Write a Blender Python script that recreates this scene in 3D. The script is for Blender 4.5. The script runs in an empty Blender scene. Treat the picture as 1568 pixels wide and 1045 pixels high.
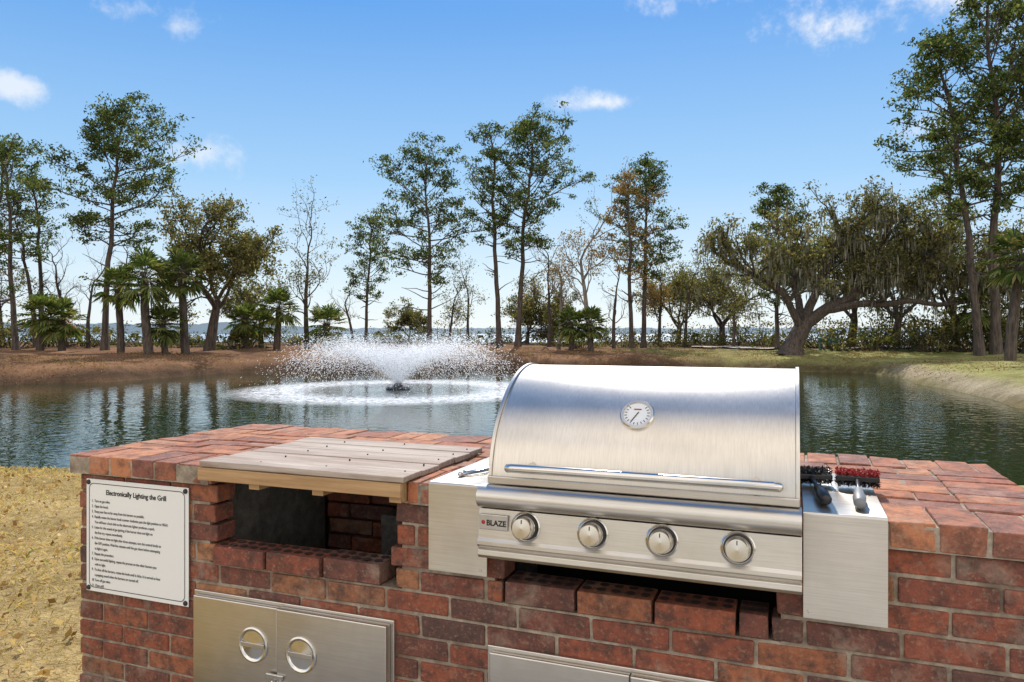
import bpy, math, random
import numpy as np
from mathutils import Vector, Matrix
random.seed(7); rng=np.random.default_rng(11)
R=math.radians
scene=bpy.context.scene
TH=20.9                      # island is turned 20.9 deg clockwise against the view axis
RI=Matrix.Rotation(-R(TH),4,'Z')

# ------------------------------------------------------------------ materials
def newmat(name):
    m=bpy.data.materials.new(name); m.use_nodes=True
    nt=m.node_tree; return m,nt,nt.nodes["Principled BSDF"]
def N(nt,t,**k):
    n=nt.nodes.new(t)
    for a,b in k.items(): setattr(n,a,b)
    return n
def ramp(nt,src,stops,interp='LINEAR'):
    r=N(nt,'ShaderNodeValToRGB'); r.color_ramp.interpolation=interp
    e=r.color_ramp.elements
    while len(e)<len(stops): e.new(0.5)
    for i,(p,c) in enumerate(stops):
        e[i].position=p; e[i].color=(*c,1) if len(c)==3 else c
    nt.links.new(src,r.inputs[0]); return r.outputs[0]
def noise(nt,scale,detail=4,vec=None,rough=0.5):
    n=N(nt,'ShaderNodeTexNoise'); n.inputs['Scale'].default_value=scale
    n.inputs['Detail'].default_value=detail; n.inputs['Roughness'].default_value=rough
    if vec is not None: nt.links.new(vec,n.inputs['Vector'])
    return n.outputs['Fac']
def mapped(nt,scale,kind='Object'):
    tc=N(nt,'ShaderNodeTexCoord'); mp=N(nt,'ShaderNodeMapping')
    mp.inputs['Scale'].default_value=scale
    nt.links.new(tc.outputs[kind],mp.inputs['Vector']); return mp.outputs[0]
def mix(nt,fac,a,b,bt='MIX'):
    m=N(nt,'ShaderNodeMix',data_type='RGBA',blend_type=bt)
    if isinstance(fac,(int,float)): m.inputs[0].default_value=fac
    else: nt.links.new(fac,m.inputs[0])
    for i,v in ((6,a),(7,b)):
        if isinstance(v,tuple): m.inputs[i].default_value=(*v,1)
        else: nt.links.new(v,m.inputs[i])
    return m.outputs[2]
def bump(nt,h,bsdf,strength,dist):
    b=N(nt,'ShaderNodeBump'); b.inputs['Strength'].default_value=strength; b.inputs['Distance'].default_value=dist
    nt.links.new(h,b.inputs['Height']); nt.links.new(b.outputs[0],bsdf.inputs['Normal'])
def island_rand(nt): return N(nt,'ShaderNodeNewGeometry').outputs['Random Per Island']

def brick_mat(name,stops,mott,pale,palef):
    m,nt,b=newmat(name)
    base=ramp(nt,island_rand(nt),stops)
    v=mapped(nt,(1,1,1))
    n1=noise(nt,20,6,v,0.7); n2=noise(nt,85,3,v,0.7); n3=noise(nt,7,5,v,0.75)
    c=mix(nt,ramp(nt,n1,[(0.42,(0,0,0)),(0.62,(mott,)*3)]),base,(0.065,0.035,0.028))
    c=mix(nt,ramp(nt,n3,[(0.53,(0,0,0)),(0.70,(palef,)*3)]),c,pale)
    c=mix(nt,ramp(nt,n2,[(0.54,(0,0,0)),(0.72,(0.5,)*3)]),c,(0.38,0.22,0.14))
    nt.links.new(c,b.inputs['Base Color']); b.inputs['Roughness'].default_value=0.85
    bump(nt,mix(nt,0.5,n1,n2),b,0.8,0.008)
    return m
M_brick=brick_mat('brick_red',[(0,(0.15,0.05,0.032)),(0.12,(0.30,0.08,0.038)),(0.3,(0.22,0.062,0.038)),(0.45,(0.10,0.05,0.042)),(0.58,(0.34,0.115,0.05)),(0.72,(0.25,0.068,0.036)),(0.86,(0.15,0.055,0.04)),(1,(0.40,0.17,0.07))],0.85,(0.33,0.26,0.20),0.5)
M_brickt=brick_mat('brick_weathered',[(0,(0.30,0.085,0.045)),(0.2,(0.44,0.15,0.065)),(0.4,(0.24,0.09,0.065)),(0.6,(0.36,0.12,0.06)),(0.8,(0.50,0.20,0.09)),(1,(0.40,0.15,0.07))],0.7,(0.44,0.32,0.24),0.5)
m,nt,b=newmat('mortar'); v=mapped(nt,(1,1,1)); n1=noise(nt,30,5,v,0.7); n5=noise(nt,5,4,v,0.7)
c=ramp(nt,n1,[(0.3,(0.20,0.16,0.12)),(0.7,(0.46,0.39,0.30))])
c=mix(nt,ramp(nt,n5,[(0.42,(0,0,0)),(0.62,(.75,)*3)]),c,(0.13,0.085,0.06))
nt.links.new(c,b.inputs['Base Color']); b.inputs['Roughness'].default_value=0.95
bump(nt,noise(nt,120,3,v),b,0.6,0.004); M_mortar=m
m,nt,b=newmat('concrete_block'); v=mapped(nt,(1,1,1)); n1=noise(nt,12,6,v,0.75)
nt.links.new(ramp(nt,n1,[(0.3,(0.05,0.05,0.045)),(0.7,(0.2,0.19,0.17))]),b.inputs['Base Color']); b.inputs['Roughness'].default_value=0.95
bump(nt,noise(nt,60,5,v,0.7),b,0.8,0.01); M_block=m

def steel(name,scale,col=(0.66,0.63,0.585),r0=0.27,r1=0.42,an=0.4):
    m,nt,b=newmat(name); v=mapped(nt,scale); n=noise(nt,1,3,v,0.6)
    v2=mapped(nt,(1,1,1)); n2=noise(nt,7,4,v2,0.6)
    mr=N(nt,'ShaderNodeMapRange'); mr.inputs[3].default_value=r0; mr.inputs[4].default_value=r1
    nt.links.new(mix(nt,0.5,n,n2),mr.inputs[0]); nt.links.new(mr.outputs[0],b.inputs['Roughness'])
    c=mix(nt,ramp(nt,n2,[(0.3,(0,0,0)),(0.7,(1,1,1))]),(col[0]*.86,col[1]*.85,col[2]*.83),col)
    c=mix(nt,ramp(nt,n,[(0.35,(.4,)*3),(0.6,(0,0,0))]),c,(col[0]*.65,col[1]*.65,col[2]*.65))
    nt.links.new(c,b.inputs['Base Color']); b.inputs['Metallic'].default_value=1
    b.inputs['Anisotropic'].default_value=an
    bump(nt,n,b,0.08,0.001); return m
M_steelv=steel('brushed_steel_hood',(450,60,5),col=(0.72,0.665,0.595),r0=.26,r1=.36,an=0)
M_steelh=steel('brushed_steel_panel',(8,200,500),col=(0.67,0.63,0.575))
M_chrome=steel('polished_steel',(5,5,5),(0.75,0.72,0.68),0.12,0.22)
def plain(name,col,rough=0.5,metal=0,sc=25,var=0.25):
    m,nt,b=newmat(name); v=mapped(nt,(1,1,1)); n=noise(nt,sc,3,v)
    c=mix(nt,n,tuple(x*(1-var) for x in col),tuple(min(1,x*(1+var)) for x in col))
    nt.links.new(c,b.inputs['Base Color']); b.inputs['Roughness'].default_value=rough; b.inputs['Metallic'].default_value=metal
    return m
M_black=plain('black_plastic',(0.015,0.015,0.017),0.35)
M_dark=plain('near_black_matte',(0.01,0.009,0.008),0.9)  # near-black matte for bay lining, drip tray, nails and slab joint
M_holeshade=plain('core_hole_shade_paint',(0.03,0.015,0.012),0.95)
M_white=plain('sign_white_enamel',(0.78,0.78,0.77),0.35,0,4,0.03)
M_ink=plain('sign_ink',(0.02,0.02,0.022),0.5)
M_ink2=plain('sign_small_print_ink',(0.07,0.07,0.075),0.5)
M_red=plain('red_bristle',(0.35,0.02,0.02),0.6)
M_badge=plain('badge_grey',(0.5,0.48,0.46),0.35,1)
M_grey=plain('grey_rubber',(0.2,0.21,0.22),0.5)
M_green=plain('green_paint',(0.02,0.12,0.07),0.4)
# wood
m,nt,b=newmat('weathered_wood')
v=mapped(nt,(3,60,60)); n1=noise(nt,1,7,v,0.7); v2=mapped(nt,(1.2,7,7)); n2=noise(nt,2.2,5,v2,0.65)
c=ramp(nt,n1,[(0.28,(0.16,0.12,0.095)),(0.45,(0.38,0.31,0.255)),(0.75,(0.56,0.48,0.41))])
c=mix(nt,ramp(nt,n2,[(0.47,(0,0,0)),(0.62,(0.75,)*3)]),c,(0.25,0.17,0.125))
c=mix(nt,island_rand(nt),c,mix(nt,0.35,c,(0.32,0.24,0.19)))
nt.links.new(c,b.inputs['Base Color']); b.inputs['Roughness'].default_value=0.8; bump(nt,n1,b,0.6,0.004); M_wood=m
m,nt,b=newmat('fresh_lumber')
v=mapped(nt,(3,60,60)); n1=noise(nt,1,7,v,0.7)
nt.links.new(ramp(nt,n1,[(0.3,(0.30,0.17,0.075)),(0.7,(0.52,0.33,0.16))]),b.inputs['Base Color']); b.inputs['Roughness'].default_value=0.7; M_lumber=m

def leafmat(name,stops,transl=0.4,clump=0.35):
    m,nt,b=newmat(name)
    nt.nodes.remove(b)
    g=N(nt,'ShaderNodeNewGeometry')
    base=ramp(nt,g.outputs['Random Per Island'],stops)
    d=N(nt,'ShaderNodeBsdfDiffuse'); t=N(nt,'ShaderNodeBsdfTranslucent'); mx=N(nt,'ShaderNodeMixShader')
    mx.inputs[0].default_value=transl
    nt.links.new(base,d.inputs[0]); nt.links.new(mix(nt,1,base,(1.5,1.5,0.8),'MULTIPLY'),t.inputs[0])
    nt.links.new(d.outputs[0],mx.inputs[1]); nt.links.new(t.outputs[0],mx.inputs[2])
    nt.links.new(mx.outputs[0],nt.nodes['Material Output'].inputs[0]); return m
L_pine=leafmat('pine_needles',[(0,(0.022,0.042,0.018)),(0.5,(0.07,0.10,0.035)),(1,(0.19,0.205,0.085))])
L_oak=leafmat('oak_leaves',[(0,(0.05,0.055,0.025)),(0.5,(0.125,0.125,0.055)),(1,(0.29,0.24,0.11))])
L_autumn=leafmat('autumn_leaves',[(0,(0.15,0.09,0.045)),(0.5,(0.28,0.17,0.08)),(1,(0.22,0.2,0.08))])
L_palm=leafmat('palm_leaves',[(0,(0.035,0.065,0.02)),(0.5,(0.10,0.14,0.04)),(0.85,(0.20,0.23,0.08)),(1,(0.32,0.23,0.12))],0.35)
L_shrub=leafmat('shrub_leaves',[(0,(0.03,0.045,0.015)),(0.5,(0.09,0.10,0.035)),(1,(0.24,0.2,0.09))])
L_moss=leafmat('spanish_moss',[(0,(0.17,0.165,0.14)),(1,(0.33,0.32,0.27))],0.3)
L_grass=leafmat('dry_grass_blades',[(0,(0.36,0.25,0.11)),(0.45,(0.52,0.39,0.18)),(0.82,(0.66,0.53,0.28)),(0.9,(0.22,0.26,0.07)),(1,(0.30,0.18,0.09))],0.3,2.0)
def barkmat(name,c0,c1):
    m,nt,b=newmat(name); v=mapped(nt,(6,6,1.2)); n=noise(nt,1.5,3,v,0.7)
    nt.links.new(ramp(nt,n,[(0.35,c0),(0.65,c1)]),b.inputs['Base Color']); b.inputs['Roughness'].default_value=0.9; return m
M_bark=barkmat('bark',(0.035,0.028,0.023),(0.125,0.095,0.078))
M_bark2=barkmat('pale_bark',(0.11,0.095,0.08),(0.30,0.26,0.22))

# ------------------------------------------------------------------ mesh helpers
def link(o): scene.collection.objects.link(o); return o
def np_mesh(name,V,F,mats,mi=None,smooth=False):
    V=np.asarray(V,dtype=np.float32); F=np.asarray(F,dtype=np.int32)
    me=bpy.data.meshes.new(name); k=F.shape[1]
    me.vertices.add(len(V)); me.vertices.foreach_set('co',V.ravel())
    me.loops.add(F.size); me.loops.foreach_set('vertex_index',F.ravel())
    me.polygons.add(len(F)); me.polygons.foreach_set('loop_start',np.arange(0,F.size,k,dtype=np.int32))
    me.polygons.foreach_set('loop_total',np.full(len(F),k,dtype=np.int32))
    for mt in mats: me.materials.append(mt)
    if mi is not None: me.polygons.foreach_set('material_index',np.asarray(mi,dtype=np.int32))
    me.polygons.foreach_set('use_smooth',np.full(len(F),smooth))
    me.update(calc_edges=True); me.validate()
    return link(bpy.data.objects.new(name,me))
def smooth(o,ang=35):
    me=o.data; me.polygons.foreach_set('use_smooth',[True]*len(me.polygons)); me.set_sharp_from_angle(angle=R(ang))
def bevel(o,w,s=2):
    md=o.modifiers.new('bevel','BEVEL'); md.width=w; md.segments=s; md.limit_method='ANGLE'; md.angle_limit=R(40)
BF=[(0,3,2,1),(4,5,6,7),(0,1,5,4),(1,2,6,5),(2,3,7,6),(3,0,4,7)]
class Boxes:
    def __init__(s): s.V=[];s.F=[]
    def add(s,a,b,jit=0):
        n=len(s.V)
        x0,y0,z0=a;x1,y1,z1=b
        for p in [(x0,y0,z0),(x1,y0,z0),(x1,y1,z0),(x0,y1,z0),(x0,y0,z1),(x1,y0,z1),(x1,y1,z1),(x0,y1,z1)]:
            s.V.append(tuple(c+random.uniform(-jit,jit) for c in p))
        s.F+= [tuple(n+i for i in f) for f in BF]
    def obj(s,name,mat,bw=0,seg=2):
        o=np_mesh(name,s.V,s.F,[mat])
        if bw: bevel(o,bw,seg)
        return o
def box(name,a,b,mat,bw=0.002):
    B=Boxes(); B.add(a,b); return B.obj(name,mat,bw)
def extr(name,prof,x0,x1,mat,bw=0,ang=35):
    me=bpy.data.meshes.new(name); n=len(prof)
    V=[(x0,y,z) for y,z in prof]+[(x1,y,z) for y,z in prof]
    F=[tuple(range(n))[::-1],tuple(range(n,2*n))]+[(i,(i+1)%n,n+(i+1)%n,n+i) for i in range(n)]
    me.from_pydata(V,[],F); me.materials.append(mat); me.update()
    import bmesh
    bm=bmesh.new(); bm.from_mesh(me); bmesh.ops.recalc_face_normals(bm,faces=bm.faces); bm.to_mesh(me); bm.free()
    o=link(bpy.data.objects.new(name,me))
    smooth(o,ang)
    if bw: bevel(o,bw)
    return o
def lathe(name,prof,mat,n=40,loc=(0,0,0),axis=(0,-1,0)):
    """prof: (r,h) list, revolved round local Z, Z mapped on axis"""
    V=[];F=[]
    for i in range(n):
        a=2*math.pi*i/n
        for r,h in prof: V.append((r*math.cos(a),r*math.sin(a),h))
    k=len(prof)
    for i in range(n):
        j=(i+1)%n
        for q in range(k-1): F.append((i*k+q,j*k+q,j*k+q+1,i*k+q+1))
    o=np_mesh(name,V,F,[mat]); smooth(o,30)
    q=Vector(axis).to_track_quat('Z','Y'); o.matrix_world=Matrix.Translation(loc)@q.to_matrix().to_4x4()
    return o
def tube_arrays(P,Rd,sides=5):
    P=np.asarray(P,float); n=len(P)
    T=np.gradient(P,axis=0); T/=np.linalg.norm(T,axis=1)[:,None]+1e-9
    ref=np.array([0.31,0.95,0.05]) if abs(T[:,1]).mean()<0.8 else np.array([1.0,0.1,0])
    A=np.cross(T,ref); A/=np.linalg.norm(A,axis=1)[:,None]+1e-9
    B=np.cross(T,A); ang=np.linspace(0,2*np.pi,sides,endpoint=False)
    V=P[:,None,:]+np.asarray(Rd)[:,None,None]*(A[:,None,:]*np.cos(ang)[None,:,None]+B[:,None,:]*np.sin(ang)[None,:,None])
    F=[]
    for i in range(n-1):
        for s in range(sides):
            t=(s+1)%sides; F.append((i*sides+s,i*sides+t,(i+1)*sides+t,(i+1)*sides+s))
    return V.reshape(-1,3),np.array(F)
def tube(name,P,r,mat,sides=16,caps=True):
    P=[Vector(p) for p in P]
    rr=[r]*len(P) if isinstance(r,(int,float)) else list(r)
    if caps:
        d=(P[0]-P[1]).normalized(); e=(P[-1]-P[-2]).normalized()
        P=[P[0]+d*rr[0]*.5,P[0]+d*rr[0]*.4]+P+[P[-1]+e*rr[-1]*.4,P[-1]+e*rr[-1]*.5]
        rr=[0.0005,rr[0]*.7]+rr+[rr[-1]*.7,0.0005]
    V,F=tube_arrays([tuple(p) for p in P],rr,sides)
    o=np_mesh(name,V,F,[mat]); smooth(o,50); return o
def group(name,parts,isl=True,loc=None):
    """parts are modelled in the island frame; parented to a named empty"""
    bpy.context.view_layer.update()
    pts=[]
    for o in parts:
        for c in o.bound_box: pts.append(o.matrix_basis@Vector(c))
    mn=Vector([min(p[i] for p in pts) for i in range(3)]); mx=Vector([max(p[i] for p in pts) for i in range(3)])
    c=(mn+mx)/2; c.z=mn.z
    RM=RI if isl else Matrix.Identity(4)
    e=link(bpy.data.objects.new(name,None)); e.empty_display_size=0.1
    E=Matrix.Translation(RM@c)@RM; e.matrix_world=E
    for o in parts:
        o.parent=e; o.matrix_parent_inverse=E.inverted()@RM
    return e
def text(name,s,loc,size,mat,sx=1.0,align='LEFT',tilt=90):
    cu=bpy.data.curves.new(name,'FONT'); cu.body=s; cu.size=size; cu.align_x=align; cu.extrude=0.0003; cu.space_line=1.0
    cu.materials.append(mat)
    o=link(bpy.data.objects.new(name,cu)); o.location=loc; o.rotation_euler=(R(tilt),0,0); o.scale=(sx,1,1); return o

# ------------------------------------------------------------------ terrain
WZ=-0.90
shore=np.array([(-46,14),(-30,12.6),(-18,11),(-8,9.5),(-4,9.1),(2,8.6),(7,8.2),(11.5,8.6),(13.3,11),(14.6,16),(15.5,22.3),(16.4,26),(17.3,29.5),(19.4,37),(20.0,41),(17.6,43),(13,45),(8.8,45.8),(3,46.6),(-1.4,46.4),(-6,45.4),(-9.5,44.2),(-14.5,42.4),(-17.0,38.6),(-18.6,34.2),(-22.2,32),(-30,29),(-40,26),(-48,20)],float)
def sdist(X,Y):
    d=np.full(X.shape,1e9); ins=np.zeros(X.shape,bool); n=len(shore)
    for i in range(n):
        a=shore[i]; b=shore[(i+1)%n]; e=b-a
        t=np.clip(((X-a[0])*e[0]+(Y-a[1])*e[1])/(e@e),0,1)
        d=np.minimum(d,np.hypot(X-a[0]-t*e[0],Y-a[1]-t*e[1]))
        c=((a[1]>Y)!=(b[1]>Y))&(X<(b[0]-a[0])*(Y-a[1])/(b[1]-a[1]+1e-12)+a[0]); ins^=c
    return np.where(ins,-d,d)
def wob(X,Y,s,seed=0):
    r=np.random.default_rng(seed); o=np.zeros(np.shape(X))
    for k in range(7):
        a=r.uniform(0,6.28); f=s*r.uniform(.6,2.2); o=o+np.sin((X*math.cos(a)+Y*math.sin(a))*f+r.uniform(0,6.28))
    return o/7
def terr(X,Y):
    X=np.asarray(X,float);Y=np.asarray(Y,float)
    s=sdist(X,Y); s=s+wob(X,Y,1.1,3)*0.6*(Y>15)
    zn=np.interp(s,[-6,-1,0,.25,.9,1.5,2.2,100],[-2.2,-1.2,-.97,-.8,-.3,-.05,0,0])
    zf=np.interp(s,[-6,-1,0,.3,1.2,2.6,8,20,40],[-2.2,-1.3,-.97,-.66,-.30,-.15,.10,.2,.3])
    w=np.clip((Y-12)/8,0,1); z=zn*(1-w)+zf*w
    z=z+(wob(X,Y,.55,5)*0.18+wob(X,Y,1.6,6)*.09)*np.clip(s/4,0,1)*w
    z=z-np.clip((Y-86)/8,0,1)*3.5
    return z
xs=np.concatenate([[-4000,-1500,-500,-200,-120,-80],np.arange(-60,60.1,.45),[80,120,200,500,1500,4000]])
ys=np.concatenate([[-3000,-1000,-300,-80,-30,-12],np.arange(-5,14,.22),np.arange(14,96,.4),[110,200,600,2000,6000]])
GX,GY=np.meshgrid(xs,ys); GZ=terr(GX,GY); GS=sdist(GX,GY)
V=np.stack([GX,GY,GZ],-1).reshape(-1,3); nx=len(xs);ny=len(ys)
I=np.arange(nx*ny).reshape(ny,nx)
F=np.stack([I[:-1,:-1],I[:-1,1:],I[1:,1:],I[1:,:-1]],-1).reshape(-1,4)
# macro colour
near=np.array([.50,.37,.17]); straw=np.array([.30,.165,.09]); lawn=np.array([.36,.35,.13]); sand=np.array([.50,.42,.31]); mud=np.array([.09,.06,.04]); forest=np.array([.17,.115,.065])
w=np.clip((GY-13)/8,0,1)[...,None]
C=near*(1-w)+straw*w
wl=(np.clip((GX-12)/5,0,1)*np.clip((58-GY)/4,0,1)*np.clip((GY-10)/6,0,1))[...,None]; C=C*(1-wl)+lawn*wl
wf=np.clip((GY-66)/8+wob(GX,GY,.3,9)*.6,0,1)[...,None]; C=C*(1-wf)+forest*wf
gp=(np.clip(wob(GX,GY,.35,21)*2.4-.15,0,1)*np.clip((GY-42)/4,0,1)*np.clip((GX+4)/8,0,1))[...,None]; C=C*(1-gp*.7)+np.array([.24,.29,.08])*gp*.7
dk=(np.clip(wob(GX,GY,.8,44)*2.2,0,1)*np.clip((GY-26)/4,0,1)*(GX<14))[...,None]; C=C*(1-dk*.55)+np.array([.13,.07,.04])*dk*.55
ws=(np.clip(1-np.abs(GS-.6)/.9,0,1)*np.clip((GX-11)/4,0,1)*np.clip((42-GY)/4,0,1))[...,None]; C=C*(1-ws)+sand*ws
wm=np.clip(1-np.abs(GS-.2)/1.1,0,1)[...,None]*.95; wm=wm*(1-ws); C=C*(1-wm)+mud*wm
gm,nt,b=newmat('ground_cover')
at=N(nt,'ShaderNodeAttribute',attribute_name='Col')
g=N(nt,'ShaderNodeNewGeometry'); pos=g.outputs['Position']
n1=noise(nt,1.1,4,pos,0.7); n2=noise(nt,14,3,pos,0.75); n3=noise(nt,60,2,pos,0.6)
c=mix(nt,ramp(nt,n1,[(0.3,(1,1,1)),(0.62,(0,0,0))]),at.outputs['Color'],mix(nt,1,at.outputs['Color'],(0.55,0.53,0.48),'MULTIPLY'))
c=mix(nt,ramp(nt,n2,[(0.35,(0.8,)*3),(0.62,(0,0,0))]),c,mix(nt,1,c,(0.5,0.46,0.42),'MULTIPLY'))
c=mix(nt,ramp(nt,n3,[(0.5,(0,0,0)),(0.75,(0.7,)*3)]),c,mix(nt,1,c,(1.5,1.45,1.35),'MULTIPLY'))
nt.links.new(c,b.inputs['Base Color']); b.inputs['Roughness'].default_value=1; b.inputs['Specular IOR Level'].default_value=0.1
bump(nt,mix(nt,0.5,n2,n3),b,0.7,0.06)
ground=np_mesh('ground',V,F,[gm],smooth=True)
ca=ground.data.color_attributes.new('Col','FLOAT_COLOR','POINT')
ca.data.foreach_set('color',np.concatenate([C.reshape(-1,3),np.ones((nx*ny,1))],1).astype(np.float32).ravel())
def gz(x,y): return float(terr(np.array([x]),np.array([y]))[0])
# pale slab added out of view: bounces light, tones down yellow steel reflections
pat=box('slab',(-2.1,-7.0,-.08),(5.5,1.60,.012),plain('bounce_slab_concrete',(0.46,0.43,0.38),.9,0,3,.15),.004)
pat2=box('slab_joint',(-2.1,-2.7,.012),(5.5,-2.69,.014),M_dark,0)
group('bounce_slab',[pat,pat2])

# water
FC=(-4.55,29.5)
m,nt,b=newmat('pond_water_surface')
g=N(nt,'ShaderNodeNewGeometry'); mp=N(nt,'ShaderNodeMapping'); mp.inputs['Scale'].default_value=(1,1.2,1)
nt.links.new(g.outputs['Position'],mp.inputs[0])
w1=noise(nt,3.2,2,mp.outputs[0],0.5); w3=noise(nt,0.13,2,mp.outputs[0])
b.inputs['Base Color'].default_value=(0.016,0.028,0.010,1); b.inputs['Roughness'].default_value=0.015; b.inputs['IOR'].default_value=1.33
bp=N(nt,'ShaderNodeBump'); bp.inputs['Distance'].default_value=.034
mr=N(nt,'ShaderNodeMapRange'); nt.links.new(w3,mr.inputs[0]); mr.inputs[1].default_value=.35; mr.inputs[2].default_value=.65; mr.inputs[3].default_value=.2; mr.inputs[4].default_value=.6
nt.links.new(mr.outputs[0],bp.inputs['Strength']); nt.links.new(w1,bp.inputs['Height']); nt.links.new(bp.outputs[0],b.inputs['Normal'])
# foam ring where the spray lands
sb=N(nt,'ShaderNodeVectorMath',operation='DISTANCE'); nt.links.new(g.outputs['Position'],sb.inputs[0]); sb.inputs[1].default_value=(FC[0],FC[1],WZ)
dv=N(nt,'ShaderNodeMath',operation='DIVIDE'); nt.links.new(sb.outputs['Value'],dv.inputs[0]); dv.inputs[1].default_value=8
rg=ramp(nt,dv.outputs[0],[(0.0,(0.3,)*3),(0.2,(0.15,)*3),(0.40,(0.35,)*3),(0.54,(1,)*3),(0.68,(0.8,)*3),(0.85,(0,0,0))])
fn=noise(nt,6,4,g.outputs['Position'],0.8); fnr=ramp(nt,fn,[(0.36,(0,0,0)),(0.58,(1,1,1))])
ff=mix(nt,1,rg,fnr,'MULTIPLY')
fd=N(nt,'ShaderNodeBsdfDiffuse'); fd.inputs[0].default_value=(0.8,0.82,0.85,1)
ms=N(nt,'ShaderNodeMixShader'); nt.links.new(ff,ms.inputs[0]); nt.links.new(b.outputs[0],ms.inputs[1]); nt.links.new(fd.outputs[0],ms.inputs[2])
nt.links.new(ms.outputs[0],nt.nodes['Material Output'].inputs[0]); M_pond=m
np_mesh('pond_water',[(-55,6,WZ),(26,6,WZ),(26,52,WZ),(-55,52,WZ)],[(0,1,2,3)],[M_pond])
m,nt,b=newmat('sea_surface'); g=N(nt,'ShaderNodeNewGeometry'); w1=noise(nt,0.5,2,g.outputs['Position'],.6)
b.inputs['Base Color'].default_value=(0.32,0.39,0.44,1); b.inputs['Roughness'].default_value=0.35; bump(nt,w1,b,0.4,0.2); 
np_mesh('sea_water',[(-4000,87,-1.3),(4000,87,-1.3),(4000,6500,-1.3),(-4000,6500,-1.3)],[(0,1,2,3)],[m])
# far shore tree line
V=[];F=[]
xx=np.linspace(-2600,2600,700)
hv=10+7*np.abs(wob(xx,xx*0,.012,4))+3*rng.random(700)+np.where(xx<-400,9,0)*np.clip((-400-xx)/200,0,1)
for i,x in enumerate(xx):
    yy=1700+120*math.sin(x*.002)
    V+=[(x,yy,-1.4),(x,yy+20,hv[i]),(x,yy+160,-1.4)]
for i in range(699):
    a=3*i; F+=[(a,a+3,a+4,a+1),(a+1,a+4,a+5,a+2)]
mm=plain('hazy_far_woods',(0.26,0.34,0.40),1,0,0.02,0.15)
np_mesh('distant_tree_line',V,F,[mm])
# path
px=[(14,57.5),(18,57),(24,56),(30,54.5),(35,52.5),(42,48),(52,41)]
P=[];F=[]
pts=[]
for i in range(len(px)-1):
    for t in np.linspace(0,1,12,endpoint=False): pts.append((px[i][0]*(1-t)+px[i+1][0]*t,px[i][1]*(1-t)+px[i+1][1]*t))
for i,(x,y) in enumerate(pts):
    for k in range(5):
        o=(k-2)*.9; P.append((x+o*.25,y+o,gz(x+o*.25,y+o)+.13))
for i in range(len(pts)-1):
    for k in range(4):
        a=i*5+k; F.append((a,a+5,a+6,a+1))
np_mesh('footpath',P,F,[plain('pale_concrete',(0.55,0.48,0.40),.9,0,1.5,.15)],smooth=True)

# ------------------------------------------------------------------ vegetation
class Tree:
    def __init__(s,seed): s.V=[];s.F=[];s.M=[];s.n=0; s.r=np.random.default_rng(seed)
    def raw(s,V,F,mi):
        s.V.append(V); s.F.append(F+s.n); s.M.append(np.full(len(F),mi)); s.n+=len(V)
    def tube(s,P,Rd,sides=5,mi=0):
        V,F=tube_arrays(P,Rd,sides); s.raw(V,F,mi)
    def leaves(s,Cn,size,mi=1,asp=.45,vert=False):
        n=len(Cn)
        if n==0:return
        u=s.r.normal(size=(n,3)); u/=np.linalg.norm(u,axis=1)[:,None]
        v=s.r.normal(size=(n,3)); v-= (v*u).sum(1)[:,None]*u; v/=np.linalg.norm(v,axis=1)[:,None]
        if vert: u=np.tile([0,0,1.0],(n,1))+s.r.normal(size=(n,3))*.08; v=s.r.normal(size=(n,3)); v[:,2]=0; v/=np.linalg.norm(v,axis=1)[:,None]
        sz=(np.asarray(size)*s.r.uniform(.6,1.3,n))[:,None]
        u=u*sz; v=v*sz*asp
        V=np.stack([Cn-u,Cn+v,Cn+u,Cn-v],1).reshape(-1,3)
        s.raw(V,np.arange(4*n).reshape(n,4),mi)
    def clump(s,c,rad,n,size,flat=.5,mi=1,asp=.45):
        p=s.r.normal(size=(n,3))*np.array([rad,rad,rad*flat])*.55+np.asarray(c); s.leaves(p,size,mi,asp)
    def obj(s,name,loc,mats):
        V=np.concatenate(s.V);F=np.concatenate(s.F);M=np.concatenate(s.M)
        o=np_mesh(name,V,F,mats,M); o.location=loc; return o
    def line(s,p,d,L,segs,wig,up=0.0):
        P=[np.array(p,float)]; d=np.array(d,float); d/=np.linalg.norm(d)
        for i in range(segs):
            d=d+s.r.normal(size=3)*wig+np.array([0,0,up]); d/=np.linalg.norm(d); P.append(P[-1]+d*L/segs)
        return np.array(P),d
def place(tb,D): x=tb*D; return (x,D,gz(x,D)-.12)
def perp(r,d,ang):
    v=r.normal(size=3); v-=v@d*d; v/=np.linalg.norm(v); return d*math.cos(ang)+v*math.sin(ang)

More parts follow.
